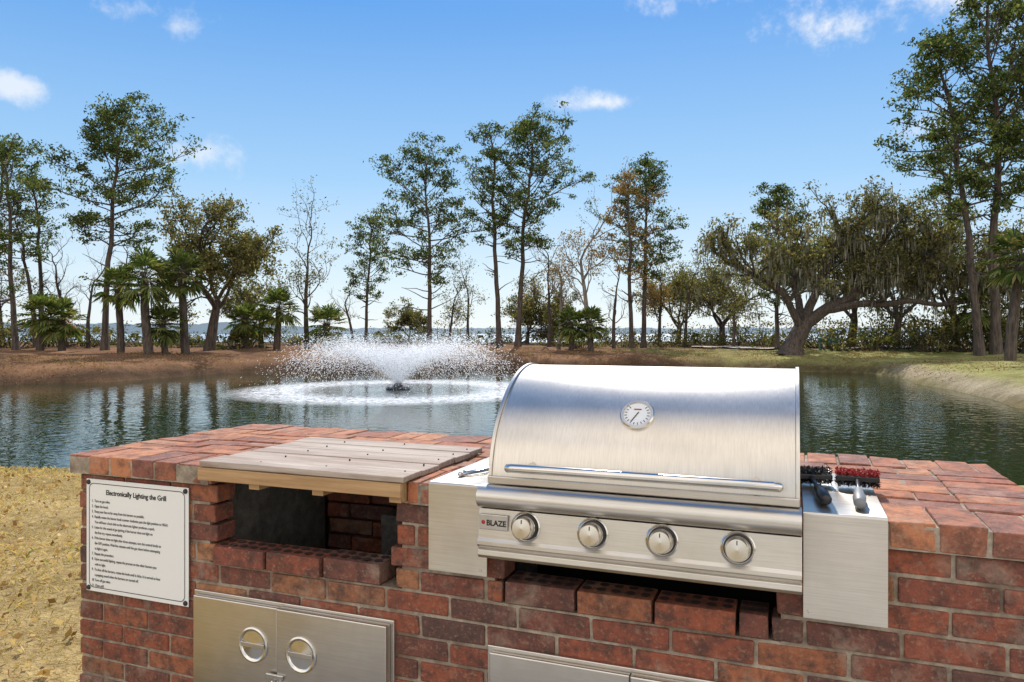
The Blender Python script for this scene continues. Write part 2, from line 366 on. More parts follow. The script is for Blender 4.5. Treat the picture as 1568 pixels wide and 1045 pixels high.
def pine(tb,D,H,Rc,cb,lean=(0,0),seed=0,dens=1.0,leaf=L_pine,nb=None,low=True):
    T=Tree(seed); r=T.r; n=14
    t=np.linspace(0,1,n); wx=np.cumsum(r.normal(size=n))*.008*H; wy=np.cumsum(r.normal(size=n))*.008*H
    P=np.stack([lean[0]*t**1.2+wx*t,lean[1]*t+wy*t,H*.96*t],1); r0=.0105*H+.03
    T.tube(P,r0*(1-t*.8)+.02+ r0*.5*np.exp(-t*30),8)
    nb=nb or int(38*dens+8); phi=r.uniform(0,6.28)
    side=r.uniform(.7,1.15,9)
    for i in range(nb):
        s=(i+r.uniform(0,.9))/nb; tt=cb+(1-cb)*s*.985
        p=np.array([np.interp(tt,t,P[:,k]) for k in range(3)])
        phi+=2.4+r.uniform(-.6,.6)
        sh=(0.5+1.2*s) if s<.36 else math.sqrt(max(.03,1-((s-.36)/.67)**2))
        L=Rc*sh*r.uniform(.5,1.1)*side[int((phi%6.28)/6.28*8.99)]
        el=R(4+42*s**1.4+r.uniform(-16,18))
        d=np.array([math.cos(phi)*math.cos(el),math.sin(phi)*math.cos(el),math.sin(el)])
        B,_=T.line(p,d,L,5,.15,.06)
        br=max(.035,r0*.36*(1-.6*s)*(L/Rc)**.5)
        T.tube(B,np.linspace(br,br*.4,6),4)
        ns=max(2,int(2+L*1.35*dens))
        for j in range(ns):
            f=r.uniform(.36,1.0); q=np.array([np.interp(f*5,range(6),B[:,k]) for k in range(3)])
            dd=perp(r,d,R(r.uniform(30,65))); dd[2]=abs(dd[2])*.6+.15
            S,_=T.line(q,dd,L*r.uniform(.14,.32)+.25,3,.2,.08)
            T.tube(S,[br*.5,br*.4,br*.3,.015],3)
            k=r.uniform(.30,.60)*(0.75+Rc*.05)
            T.clump(S[-1],k,int(31*dens+6),.115,.55)
            if r.random()<.35: T.clump(S[1],k*.6,int(10*dens+2),.11,.6)
        T.clump(B[-1],.42,int(32*dens),.115,.55)
    T.clump(P[-1],.5,45,.115,.9)
    if low:
        for i in range(8):
            tt=r.uniform(cb*.55,cb*1.05); p=np.array([np.interp(tt,t,P[:,k]) for k in range(3)]); a=r.uniform(0,6.28)
            B,_=T.line(p,(math.cos(a),math.sin(a),.3),Rc*r.uniform(.25,.7),4,.22); T.tube(B,np.linspace(.06,.015,5),3)
            if r.random()<.2: T.clump(B[-1],.4,20,.11,.6)
    return T.obj('pine_tree',place(tb,D),[M_bark,leaf])

def grow(T,p,d,L,rad,lev,maxl,nch,spread,up,leafn,leafr,leafs,moss=0,flat=.6):
    r=T.r
    segs=4 if lev<maxl-1 else 3
    B,dl=T.line(p,d,L,segs,.17+.03*lev,up)
    T.tube(B,np.linspace(rad,rad*.55,segs+1),[7,6,5,4,3,3,3][lev])
    if leafn and lev>=maxl-1:
        T.clump(B[-1],leafr,leafn,leafs,flat); T.clump(B[len(B)//2],leafr*.8,leafn//2,leafs,flat)
    if moss and lev>=2:
        for q in B[1:]:
            if r.random()<moss:
                m=r.integers(4,9); c=q+r.normal(size=(m,3))*np.array([.13,.13,.08]); ln=r.uniform(.15,.5,m); c[:,2]-=ln*.9
                T.leaves(c,ln,2,.11,True)
    if lev>=maxl: return
    for i in range(nch):
        f=1.0 if i==0 else r.uniform(.35,.95)
        q=np.array([np.interp(f*segs,range(segs+1),B[:,k]) for k in range(3)])
        a=R(r.uniform(8,22)) if i==0 else R(r.uniform(.6,1.15)*spread)
        dd=perp(r,dl,a); dd[2]+=up*1.5
        grow(T,q,dd,L*r.uniform(.55,.8),rad*(.6 if i==0 else .45),lev+1,maxl,nch,spread,up,leafn,leafr,leafs,moss,flat)

def oak(name,tb,D,H,Rc,seed,leaf=L_oak,leafn=34,trunk=.3,nl=5,maxl=3,moss=0,lean=(0,0)):
    T=Tree(seed); r=T.r; th=H*trunk
    P,_=T.line((0,0,0),(lean[0],lean[1],1),th,5,.06); r0=.022*H+.05
    T.tube(P,np.linspace(r0*1.35,r0*.8,6),8)
    ph=r.uniform(0,6.28)
    for i in range(nl):
        a=ph+i*6.28/nl+r.uniform(-.4,.4); e=R(r.uniform(20,50)) if i else R(80)
        d=np.array([math.cos(a)*math.cos(e)*Rc,math.sin(a)*math.cos(e)*Rc,math.sin(e)*(H-th)])
        L=np.linalg.norm(d)*.50; q=P[-1] if i%2==0 else P[-2]
        grow(T,q,d/np.linalg.norm(d),L,r0*.5,1,maxl+1,4,48,.05,leafn,.06*Rc+.2,.125,moss)
    return T.obj(name,place(tb,D),[M_bark,leaf,L_moss])
def bare(tb,D,H,Rc,seed,leafn=0,leaf=L_autumn,lean=0,pale=False):
    T=Tree(seed); r=T.r; n=7
    P,_=T.line((0,0,0),(lean,0,1),H*.55,n-1,.05,.03); r0=.011*H+.04
    T.tube(P,np.linspace(r0*1.3,r0*.55,n),7)
    k=max(4,int(Rc*2.2))
    for i in range(k+1):
        f=1 if i==0 else r.uniform(.42,.98); q=np.array([np.interp(f*(n-1),range(n),P[:,c]) for c in range(3)])
        a=i*2.4+r.uniform(-.4,.4); e=R(86 if i==0 else r.uniform(35,60))
        d=np.array([math.cos(a)*math.cos(e),math.sin(a)*math.cos(e),math.sin(e)])
        grow(T,q,d,(H*.26 if i==0 else Rc*r.uniform(.4,.65)),r0*(.5 if i==0 else .36),2,5,3,42,.07,leafn,.45,.1)
    return T.obj('bare_tree',place(tb,D),[M_bark2 if pale else M_bark,leaf])
def fan(T,p,d,L,fr,nb=13):
    """a palmetto frond: arching stalk then a fan of blades"""
    r=T.r; d=d/np.linalg.norm(d)
    S,dl=T.line(p,d,L,4,.04,-.09); T.tube(S,[.025,.022,.018,.015,.012],3)
    c=S[-1]; sd=np.cross(dl,[0,0,1.0]); sd/=np.linalg.norm(sd)+1e-6; upv=np.cross(sd,dl)
    V=[]
    for a in np.linspace(-1.75,1.75,nb):
        a+=r.uniform(-.06,.06)
        u=dl*math.cos(a)+sd*math.sin(a); l=fr*(1-.18*abs(a))*r.uniform(.85,1.08)
        wv=np.cross(u,upv)*.07
        mid=c+u*l*.6-np.array([0,0,.02]); tip=c+u*l*.98+np.array([0,0,-.2*l*r.uniform(.6,1.5)])
        V+=[c,mid+wv,tip,mid-wv]
    V=np.array(V); T.raw(V,np.arange(len(V)).reshape(-1,4),1)
def palm(tb,D,H,seed,nf=40,s=1.0):
    T=Tree(seed); r=T.r
    n=9; P,_=T.line((0,0,0),(r.uniform(-.07,.07),r.uniform(-.05,.05),1),max(.4,H-1.5*s),n-1,.025,.02)
    T.tube(P,np.linspace(.20,.155,n)*np.where(np.arange(n)%2==0,1,1.07)*s,9)
    for i in range(22):
        a=r.uniform(0,6.28); f=r.uniform(.8,1); q=np.array([np.interp(f*(n-1),range(n),P[:,c]) for c in range(3)])
        d=np.array([math.cos(a),math.sin(a),1.1]); d/=np.linalg.norm(d)
        T.tube([q+d*.1,q+d*.32*s],[.045,.02],4)
    for i in range(nf):
        a=i*2.399+r.uniform(-.2,.2); e=R(np.interp(i,[0,nf*.65,nf],[82,12,-45])+r.uniform(-8,8))
        d=np.array([math.cos(a)*math.cos(e),math.sin(a)*math.cos(e),math.sin(e)])
        fan(T,P[-1]+d*.1,d,r.uniform(.55,.85)*s,r.uniform(.65,.9)*s)
    return T.obj('palmetto_tree',place(tb,D),[M_bark,L_palm])
def shrub(name,tb,D,H,Rr,seed,leaf=L_shrub,n=40,fans=0):
    T=Tree(seed); r=T.r
    for i in range(n):
        a=r.uniform(0,6.28); rr=Rr*math.sqrt(r.random()); hz=H*r.uniform(.15,1)*(1-.55*(rr/Rr)**2)
        c=np.array([rr*math.cos(a),rr*math.sin(a)*.7,hz])
        B=np.array([[c[0]*.35,c[1]*.35,0],[c[0]*.7,c[1]*.7,hz*.55],c]); T.tube(B,[.05,.03,.01],3)
        T.clump(c,r.uniform(.35,.75),26,.12,.7)
    for i in range(fans):
        a=r.uniform(0,6.28); e=R(r.uniform(15,80)); rr=Rr*r.uniform(0,.8)
        fan(T,np.array([rr*math.cos(a),rr*math.sin(a)*.6,.1]),np.array([math.cos(a)*math.cos(e),math.sin(a)*math.cos(e),math.sin(e)]),H*r.uniform(.4,.8),r.uniform(.5,.8))
    return T.obj(name,place(tb,D),[M_bark,leaf])

# pines
pine(-.672,52,14.9,3.3,.42,(-.9,0),101,.8)
pine(-.715,54,15.5,3.5,.4,(.6,0),102,.7)
pine(-.639,56,13.7,2.3,.5,(.2,0),103,.5)
pine(-.552,50,16.6,5.0,.46,(.3,0),104,1.1)
pine(-.198,70,11.8,2.9,.38,(0,0),105,.8)
pine(-.112,60,15.7,4.9,.36,(-.2,0),106,1.05)
pine(-.017,60,18.2,4.0,.48,(-.8,0),107,.75)
pine(.008,60,18.6,5.0,.42,(.3,0),108,1.1)
pine(.178,61,15.4,4.7,.38,(.2,0),109,.95)
pine(.162,58,13.6,3.4,.42,(-.6,0),110,.65,leaf=L_autumn)
pine(.36,56,12.2,3.2,.3,(-.2,0),111,1.0)
pine(.634,42,18.4,4.4,.44,(-2.3,0),112,1.05)
pine(.656,42,21.0,4.6,.44,(-1.3,0),113,1.0)
pine(.70,44,21,5.0,.42,(-.5,0),114,1.0)
pine(.60,60,17,4.0,.45,(-.5,0),116,.7)
# deciduous and oaks
oak('oak_tree',-.411,52,11.6,4.9,201,leafn=24,trunk=.32,nl=6,lean=(.05,0))
oak('oak_tree',.02,76,6.9,4.3,202,leafn=12,trunk=.2)
oak('oak_tree',.055,72,5.6,3.4,203,leafn=12,trunk=.2)
oak('oak_tree',.225,72,8.0,5.2,204,leafn=11,trunk=.25)
oak('oak_tree',.285,66,9.5,5.2,205,leafn=14,trunk=.22,moss=.2)
oak('oak_tree',.52,56,11,6.2,206,leafn=15,trunk=.2,moss=.2)
oak('oak_tree',.60,50,10.0,6.0,207,leafn=16,trunk=.2,moss=.2)
oak('oak_tree',.46,62,12.0,6.0,208,leafn=12,trunk=.25,moss=.15)
oak('oak_tree',-.36,68,7.5,3.8,211,leafn=9,trunk=.3)
oak('oak_tree',-.14,80,4.5,3,212,leafn=12,trunk=.2,nl=4)
oak('oak_tree',.70,58,10,6,213,leafn=14,trunk=.2)
bare(-.605,56,9.3,2.4,301); bare(-.574,57,8.6,2.0,302)
bare(-.645,55,12,2.6,303); bare(-.278,58,12.0,3.6,304,4,L_oak,.03)
bare(.063,60,9.8,2.6,305,0,pale=True); bare(.107,58,13.2,3.6,306,5,L_autumn,0,True)
bare(.138,60,8.6,2.2,307,0); bare(.234,62,8.2,2.6,308,4,L_oak)
bare(-.215,66,7.0,2.0,309); bare(-.06,72,8.5,2.6,310,3,L_oak); bare(-.085,66,7.0,2.3,311,3,L_oak)
bare(.30,58,7,2.2,312,4,L_oak); bare(-.53,60,10,2.6,313,3,L_oak); bare(.20,64,9,3,314,6,L_autumn)
bare(.05,64,10,3,315,3,L_autumn); bare(-.69,58,11,3,316,4,L_oak)
# palmettos
for tb,D,H,s in [(-.492,44,6.6,1.35),(-.442,46,7.0,1.3),(-.53,47,6.0,1.15),(-.319,56,5.2,1.35),(-.251,56,3.9,1.35),(-.64,50,4.4,1.3),(.107,53,3.6,1.1),(.08,54,3.4,1.0),(.675,36,6.9,1.3),(-.47,45,3.4,1.0),(-.34,60,3.6,1.1),(-.61,50,3.9,1.2),(.63,46,4.4,1.1),(-.36,56,3.9,1.1)]:
    palm(tb,D,H,int(abs(tb)*1000+D),40,s)
# the big leaning live oak with moss
T=Tree(401); r=T.r
tr=np.array([(0,0,0),(.15,0,.7),(.5,0,1.4),(.9,.1,2.1)]); T.tube(tr,[.95,.62,.56,.52],10)
limbs=[([(.7,0,1.8),(2.2,.2,3.0),(4.0,.1,3.9),(5.6,-.2,4.5),(7.4,-.3,5.6),(9.0,0,6.6)],.42),
 ([(.8,.1,2.0),(1.6,.6,3.6),(2.3,.9,5.2),(3.4,1.0,6.9),(4.4,.8,8.6)],.34),
 ([(.6,0,1.8),(-.2,-.4,3.4),(-1.4,-.8,4.6),(-3.0,-1,5.4),(-4.4,-1,5.9)],.26),
 ([(2.2,.2,3.0),(4.2,-.9,3.3),(6.5,-1.6,3.6),(8.8,-2,3.3),(10.8,-2,3.5)],.26),
 ([(.8,.1,2.1),(.9,1.2,4.0),(.9,2,6.0),(1.2,2,8.0)],.28),
 ([(4.0,.1,3.9),(4.6,-.3,5.6),(5.6,-.4,7.4),(6.6,0,8.8)],.22)]
for pl,rad in limbs:
    pl=np.array(pl,float); k=len(pl); t=np.linspace(0,k-1,k*3); 
    Q=np.stack([np.interp(t,range(k),pl[:,c]) for c in range(3)],1); Q[1:-1]+=r.normal(size=(len(Q)-2,3))*.09
    Q[1:-1]=(Q[:-2]+Q[1:-1]*2+Q[2:])/4
    T.tube(Q,np.linspace(rad,rad*.35,len(Q)),8)
    for j in range(4,len(Q)):
        for q in range(2):
            if r.random()<.72:
                d=Q[j]-Q[j-1]; d/=np.linalg.norm(d); dd=perp(r,d,R(r.uniform(35,80))); dd[2]=abs(dd[2])*.9+.25
                grow(T,Q[j],dd/np.linalg.norm(dd),r.uniform(1.2,2.1),.09,2,4,3,50,.06,14,.42,.12,.24)
T.obj('live_oak_tree',place(.378,48),[M_bark,L_oak,L_moss])
# understory
sh=[(.44,52,2.2,2.6,3),(.49,50,2.4,2.6,5),(.53,52,2.8,3,4),(.58,48,3.0,3,6),(.63,47,3.4,3,5),(.68,46,4.0,3,4),(.72,45,4.2,3,3),(.50,60,4.0,4,0),(.57,57,4.6,4,0),(.65,55,5.5,4.5,0),(.42,60,2.4,3,0),(.345,58,2.0,2,4),
(-.36,58,1.9,2.0,8),(-.375,56,1.5,1.6,8),(-.44,58,1.6,2,3),(-.58,58,1.8,2.6,4),(-.63,57,2.2,2.6,5),(-.68,56,2.8,3,4),(-.72,55,3.2,3,4),(-.5,60,1.4,2,3),
(-.21,70,1.4,2,2),(-.155,72,2.0,2,2),(.06,66,1.6,1.8,3),(.095,60,1.6,1.5,6),(.15,62,1.5,1.8,4),(.215,62,1.6,2,3),(.26,60,1.5,2,4),(-.29,66,1.1,1.8,2),(-.07,72,1.1,2,2),(.18,72,1.8,2.4,0),(.31,64,2.0,2.4,0),(-.26,74,1.3,2.4,0),
(-.18,78,1.6,3,2),(-.10,78,2.4,2.6,0),(-.04,76,1.7,3,2),(.00,78,2.2,3,0),(.10,76,2.0,3.2,0),(.13,72,2.6,2.6,0),(.24,74,2.2,3.4,0),(.27,70,2.0,3,2),(-.32,72,1.7,3,0),(-.42,66,1.9,3,2),(-.47,64,1.8,3,2),(-.54,64,2.2,3,2),(.34,66,2.4,3,0),(.38,64,2.6,3,0)]
for i,(tb,D,H,Rr,fn) in enumerate(sh): shrub('shrub',tb,D,H,Rr,500+i,L_shrub if i%3 else L_oak,int(10+Rr*H*2.6),fn)
shrub('red_leaf_shrub',-.60,60,3.0,1.3,560,leafmat('red_leaves',[(0,(.3,.05,.02)),(1,(.4,.14,.05))]),8,0)

# grass, near lawn
n=70000
gx=rng.uniform(-8.5,-1,n); gy=rng.uniform(1.2,9.4,n); ok=sdist(gx,gy)>.35; gx=gx[ok];gy=gy[ok]; n=len(gx)
z=terr(gx,gy); pt=wob(gx,gy,2.5,31); h=(.010+.024*rng.random(n))*(1+.8*pt); a=rng.uniform(0,6.28,n); wd=.0018
dx=np.cos(a);dy=np.sin(a); b0=np.stack([gx,gy,z-.004],1); side=np.stack([-dy,dx,0*dx],1)*wd
lean=np.stack([dx,dy,0*dx],1)*(h*rng.uniform(.3,1.8,n))[:,None]; upv=np.stack([0*h,0*h,h],1)
V=np.stack([b0-side,b0+side,b0+upv*.8+lean*.5+side*.5,b0+upv+lean],1).reshape(-1,3)
np_mesh('lawn_grass',V,np.arange(4*n).reshape(n,4),[L_grass])
# dry leaves on the lawn
T=Tree(77); n=4200
lx=rng.uniform(-8,-1.5,n); ly=rng.uniform(2,8.6,n); T.leaves(np.stack([lx,ly,terr(lx,ly)+.02],1),.022,0,.6)
T.obj('fallen_leaves',(0,0,0),[leafmat('fallen_leaf',[(0,(.18,.09,.035)),(.6,(.5,.32,.13)),(1,(.7,.55,.3))],.2)])
# bank litter on the far bank
T=Tree(78); n=16000
a=rng.integers(9,len(shore)-1,n); f=rng.random(n); A=shore[a];B=shore[(a+1)%len(shore)]; q=A+(B-A)*f[:,None]; off=rng.uniform(.3,9,n)
nn=np.stack([-(B-A)[:,1],(B-A)[:,0]],1); nn/=np.linalg.norm(nn,axis=1)[:,None]; q=q-nn*off[:,None]
ok=(sdist(q[:,0],q[:,1])>.3)&(q[:,1]>30); q=q[ok]; T.leaves(np.stack([q[:,0],q[:,1],terr(q[:,0],q[:,1])+.02],1),.06,0,.35)
T.obj('bank_grass_tufts',(0,0,0),[leafmat('bank_straw',[(0,(.18,.09,.045)),(.7,(.38,.23,.13)),(1,(.26,.27,.09))],.2)])

# ------------------------------------------------------------------ fountain
m,nt,b=newmat('spray_droplets'); nt.nodes.remove(b)
d=N(nt,'ShaderNodeBsdfDiffuse'); d.inputs[0].default_value=(.9,.92,.95,1); t=N(nt,'ShaderNodeBsdfTranslucent'); t.inputs[0].default_value=(.9,.92,.95,1)
mx=N(nt,'ShaderNodeMixShader'); mx.inputs[0].default_value=.5; nt.links.new(d.outputs[0],mx.inputs[1]); nt.links.new(t.outputs[0],mx.inputs[2]); nt.links.new(mx.outputs[0],nt.nodes['Material Output'].inputs[0]); M_spray=m
n=60000; az=rng.uniform(0,6.283,n); jets=np.round(az/6.283*40)/40*6.283; az=np.where(rng.random(n)<.3,jets+rng.normal(0,.03,n),az)
Rg=np.where(rng.random(n)<.5,rng.normal(4.8,.5,n),rng.uniform(.8,4.8,n)); Hh=rng.normal(1.62,.17,n)*np.clip(Rg/4.6,.86,1.05)
s=np.where(rng.random(n)<.72,rng.beta(2.0,1.7,n)*.9,rng.random(n))
rr=Rg*s; zz=4*Hh*s*(1-s); sc=.05+.24*s
rr=rr+rng.normal(0,1,n)*sc*1.6; zz=np.maximum(zz+rng.normal(0,1,n)*sc*.7,0.01)
az=az+rng.normal(0,1,n)*.05
ce=np.stack([rr*np.cos(az),rr*np.sin(az),zz+.12],1)
vr=Rg; vz=4*Hh*(1-2*s); u=np.stack([vr*np.cos(az),vr*np.sin(az),vz],1); u/=np.linalg.norm(u,axis=1)[:,None]
ln=rng.uniform(.015,.045,n)[:,None]; v=np.cross(u,rng.normal(size=(n,3))); v/=np.linalg.norm(v,axis=1)[:,None]; v*=rng.uniform(.005,.012,n)[:,None]
V=np.stack([ce-u*ln,ce+v,ce+u*ln,ce-v],1).reshape(-1,3)
o1=np_mesh('spray',V,np.arange(4*n).reshape(n,4),[M_spray]); o1.location=(FC[0],FC[1],WZ)
o2=lathe('float_ring',[(.12,.02),(.45,.0),(.5,.06),(.42,.13),(.2,.15),(.14,.28),(.0,.3)],M_black,24,(FC[0],FC[1],WZ-.02),(0,0,1))
o3=lathe('nozzle',[(.1,0),(.1,.18),(.14,.2),(.14,.22),(.0,.22)],M_black,20,(FC[0],FC[1],WZ+.05),(0,0,1))
group('water_fountain',[o1,o2,o3],False)

# ------------------------------------------------------------------ brick island (island frame)
X0,X1,Y0,Y1=-2.43,.58,1.95,2.88; CH=.0664; TOPZ=.93
def minus(iv,cuts):
    out=[iv]
    for c0,c1 in cuts:
        nw=[]
        for a,b_ in out:
            if c1<=a or c0>=b_: nw.append((a,b_))
            else:
                if c0>a: nw.append((a,c0))
                if c1<b_: nw.append((c1,b_))
        out=nw
    return out
W=Boxes()
def wall(axis,a0,a1,face,depthdir,courses,cuts=lambda k:[],z0=0,tgt=None):
    tgt=tgt or W
    for k in range(courses):
        zb=z0+k*CH+.0045; zt=z0+(k+1)*CH-.0045
        off=(k%2)*.1065+(random.uniform(-.008,.008))
        for a,b_ in minus((a0,a1),cuts(k)):
            s=a0-.213+off
            while s<b_:
                p=max(s+.0045,a); q=min(s+.2085,b_); s+=.213
                if q-p<.035: continue
                o=random.uniform(-.003,.003)
                f0,f1=(face+o,face+.09) if depthdir>0 else (face-.09,face+o)
                if axis=='x': tgt.add((p,f0,zb),(q,f1,zt),.0022)
                else: tgt.add((f0,p,zb),(f1,q,zt),.0022)
jg=[random.uniform(-.03,.03) for _ in range(20)]
def fc(k):
    c=[]
    if k==9: c+=[(-1.815,-1.12),(-.775,-.05)]
    if k>=10: c+= [(-1.81+jg[k]*.6,-1.125+jg[k+3]),(-.775+jg[k+5],-.05+jg[k]*.6)]
    return c
wall('x',X0,X1,Y0,1,13,fc)
wall('x',X0,X1,Y1,-1,13)
wall('y',Y0+.1,Y1-.1,X0,1,13)
wall('y',Y0+.1,Y1-.1,X1,-1,13)
wall('x',-1.83,-1.10,2.62,1,7,z0=6*CH)     # inside back of the firebox
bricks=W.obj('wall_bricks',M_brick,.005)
# top paving bricks
TP=Boxes(); ox=.03
cutr=[(-1.805,-1.065,0,2.475),(-.80,.012,0,2.50)]
def trow(y0,y1,pitch,off,xa=X0-ox,xb=X1+ox):
    cs=[(c[0],c[1]) for c in cutr if min(y1,c[3])-y0>.3*(y1-y0)]
    for a,b_ in minus((xa,xb),cs):
        s=xa-pitch+off
        while s<b_:
            p=max(s+.004,a); q=min(s+pitch-.004,b_); s+=pitch
            if q-p<.03: continue
            dz=random.uniform(-.004,.0025); dy=random.uniform(-.004,.004); TP.add((p,y0+.004+dy,.868),(q,y1-.004+dy,TOPZ+dz),.003)
ya=Y0-ox; yb=Y1+ox
trow(ya,ya+.20,.1025,.0)
trow(yb-.20,yb,.1025,.04)
y=ya+.20; k=0; rows=int(round((yb-.20-y)/.1025)); rp=(yb-.20-y)/rows
for k in range(rows):
    TP.add((X0-ox+.004,y+.0045,.868),(X0-ox+.2,y+rp-.0045,TOPZ),.003)
    TP.add((X1+ox-.2,y+.0045,.868),(X1+ox-.004,y+rp-.0045,TOPZ),.003)
    trow(y,y+rp,.205,(k%2)*.1025,X0-ox+.204,X1+ox-.204); y+=rp
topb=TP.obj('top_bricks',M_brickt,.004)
# sills of cored bricks
SB=Boxes()
def disc(c,r,n=10):
    i=len(HV); HV.extend([(c[0]+r*math.cos(2*math.pi*k/n),c[1]+r*math.sin(2*math.pi*k/n),c[2]) for k in range(n)])
    HF.append(tuple(range(i,i+n)))
HV=[];HF=[]
def sill(a,b_,zt):
    s=a
    while s<b_-.06:
        q=min(s+.203,b_); dz=random.uniform(-.002,.003); dy=random.uniform(-.02,.004)
        SB.add((s,Y0-.006+dy,zt-.060),(q,Y0+.095+dy,zt+dz),.001)
        nh=5 if q-s>.17 else 3
        for r_ in range(2):
            for h in range(nh):
                disc((s+(q-s)*(h+.5)/nh,Y0+.024+.040*r_+dy,zt+dz+.0035),.0135)
        s+=.212
sill(-1.80,-1.125,.664); sill(-.765,-.06,.664)
sillb=SB.obj('sill_bricks',M_brick,.003)
me=bpy.data.meshes.new('sill_hole_shade_discs'); me.from_pydata(HV,[],HF); me.materials.append(M_holeshade); hole_discs=link(bpy.data.objects.new('sill_hole_shade_discs',me))  # flat dark discs on the brick tops, hole shade painted as colour
MB=Boxes(); i=.006; yf=Y0+i
for a,b_,zt in [(X0+i,-1.835,.864),(-1.835,-1.10,.600),(-1.10,-.80,.864),(-.80,-.03,.600),(-.03,X1-i,.864)]:
    MB.add((a,yf,.0),(b_,Y0+.10,zt))
MB.add((X0+i,Y1-.10,0),(X1-i,Y1-i,.864)); MB.add((X0+i,Y0+.10,0),(X0+.10,Y1-.10,.864)); MB.add((X1-.10,Y0+.10,0),(X1-i,Y1-.10,.864))
# bed below paving
zt=.9235; zb=.8645
MB.add((X0-.02,ya+i,zb),(-1.815,Y1+.02,zt)); MB.add((-1.057,ya+i,zb),(-.81,Y1+.02,zt)); MB.add((.02,ya+i,zb),(X1+.02,Y1+.02,zt))
MB.add((-1.815,2.49,zb),(-1.057,Y1+.02,zt)); MB.add((-.81,2.51,zb),(.02,Y1+.02,zt))
mort=MB.obj('mortar_joints',M_mortar)
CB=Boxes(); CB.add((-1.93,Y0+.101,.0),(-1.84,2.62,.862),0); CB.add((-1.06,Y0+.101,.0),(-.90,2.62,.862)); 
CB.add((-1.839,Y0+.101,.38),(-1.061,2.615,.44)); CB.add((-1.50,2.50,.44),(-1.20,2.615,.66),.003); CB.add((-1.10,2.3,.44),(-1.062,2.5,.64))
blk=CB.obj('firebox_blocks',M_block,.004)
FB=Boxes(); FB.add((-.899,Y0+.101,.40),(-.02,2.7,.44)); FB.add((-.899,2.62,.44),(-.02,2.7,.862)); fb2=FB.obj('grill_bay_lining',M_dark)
group('brick_grill_island',[bricks,topb,sillb,hole_discs,mort,blk,fb2])

# wooden cover
WB=Boxes(); ys_=np.linspace(1.875,2.48,6)
for k in range(5): WB.add((-1.81+random.uniform(-.008,.008),ys_[k]+.0025,.934),(-1.058+random.uniform(-.008,.008),ys_[k+1]-.003,.951+random.uniform(0,.005)),.002)
o1=WB.obj('planks',M_wood,.003)
LB=Boxes(); LB.add((-1.808,1.872,.893),(-1.06,1.893,.9335)); 
o2=LB.obj('front_rail',M_lumber,.002)
LB=Boxes()
for xc in (-1.60,-1.36,-1.09): LB.add((xc-.02,1.894,.872),(xc+.02,2.46,.9325))
o3=LB.obj('cleats',M_lumber,.002)
SC=Boxes()
for yv in ys_[:-1]:
    for xv in (-1.60,-1.36,-1.09):
        q=.06+random.uniform(-.02,.02); SC.add((xv-.0018,yv+q-.0018,.950),(xv+.0018,yv+q+.0018,.9565))
o4=SC.obj('nails',M_dark,0)
group('wooden_board_cover',[o1,o2,o3,o4])

# access doors
def doors(x0,xm,x1,z0,z1,hd):
    parts=[]; y=Y0
    parts.append(box('frame',(x0,y-.012,z0),(x1,y+.004,z1),M_steelh,.003))
    parts.append(box('left_door',(x0+.012,y-.03,z0+.012),(xm-.003,y-.0125,z1-.012),M_steelh,.004))
    parts.append(box('right_door',(xm,y-.038,z0+.012),(x1-.012,y-.0125,z1-.010),M_steelh,.004))
    for k,(hx,yy) in enumerate(((xm-hd,y-.0305),(xm+hd,y-.0385))):
        parts.append(lathe('finger_pull_%d'%(k+1),[(.057,.0),(.057,.003),(.052,.005),(.048,.004),(.044,.0005),(.030,.0018),(.012,.0045),(0,.005)],M_chrome,40,(hx,yy,.367)))
        parts.append(box('pull_bar_%d'%(k+1),(hx-.046,yy-.007,.360),(hx+.046,yy-.003,.374),M_steelh,.001))
    parts.append(box('hasp',(xm-.035,y-.046,.275),(xm+.03,y-.0385,.292),M_chrome,.002))
    parts.append(tube('lock_shackle',[(xm-.005,y-.052,.275),(xm-.005,y-.054,.262),(xm+.012,y-.054,.258),(xm+.016,y-.052,.275)],.003,M_chrome,8))
    parts.append(box('padlock_body',(xm-.012,y-.062,.238),(xm+.022,y-.046,.262),M_chrome,.003))
    return group('steel_access_doors',parts)
doors(-1.885,-1.528,-1.118,.09,.508,.095)
doors(-.815,-.40,.03,.09,.482,.095)

# sign
p=[]
sx0,sx1,sz0,sz1=-2.385,-1.912,.442,.845; ys0=Y0-.010
p.append(box('plate',(sx0,ys0,sz0),(sx1,ys0+.004,sz1),M_white,.0015))
def frame(x0,x1,z0,z1,rad,w,y):
    pts=[]
    for cx,cz,a0 in ((x1-rad,z1-rad,0),(x0+rad,z1-rad,90),(x0+rad,z0+rad,180),(x1-rad,z0+rad,270)):
        for k in range(7):
            a=R(a0+15*k); pts.append((cx,cz,a))
    V=[];F=[]
    for cx,cz,a in pts:
        V.append((cx+rad*math.cos(a),y,cz+rad*math.sin(a))); V.append((cx+(rad-w)*math.cos(a),y,cz+(rad-w)*math.sin(a)))
    n=len(pts)
    for k in range(n): j=(k+1)%n; F.append((2*k,2*k+1,2*j+1,2*j))
    return np_mesh('border_line',V,F,[M_ink])
p.append(frame(sx0+.014,sx1-.014,sz0+.014,sz1-.014,.022,.0025,ys0-.001))
for k,(bx,bz) in enumerate(((sx0+.012,sz0+.012),(sx1-.012,sz0+.012),(sx0+.012,sz1-.012),(sx1-.012,sz1-.012))):
    p.append(lathe('bolt_%d'%(k+1),[(.009,0),(.008,.004),(0,.006)],M_ink,16,(bx,ys0,bz)))
tt_=text('title','Electronically Lighting the Grill',((sx0+sx1)/2,ys0-.0012,sz1-.052),.0245,M_ink,.92,'CENTER'); tt_.data.offset=.0004; p.append(tt_)
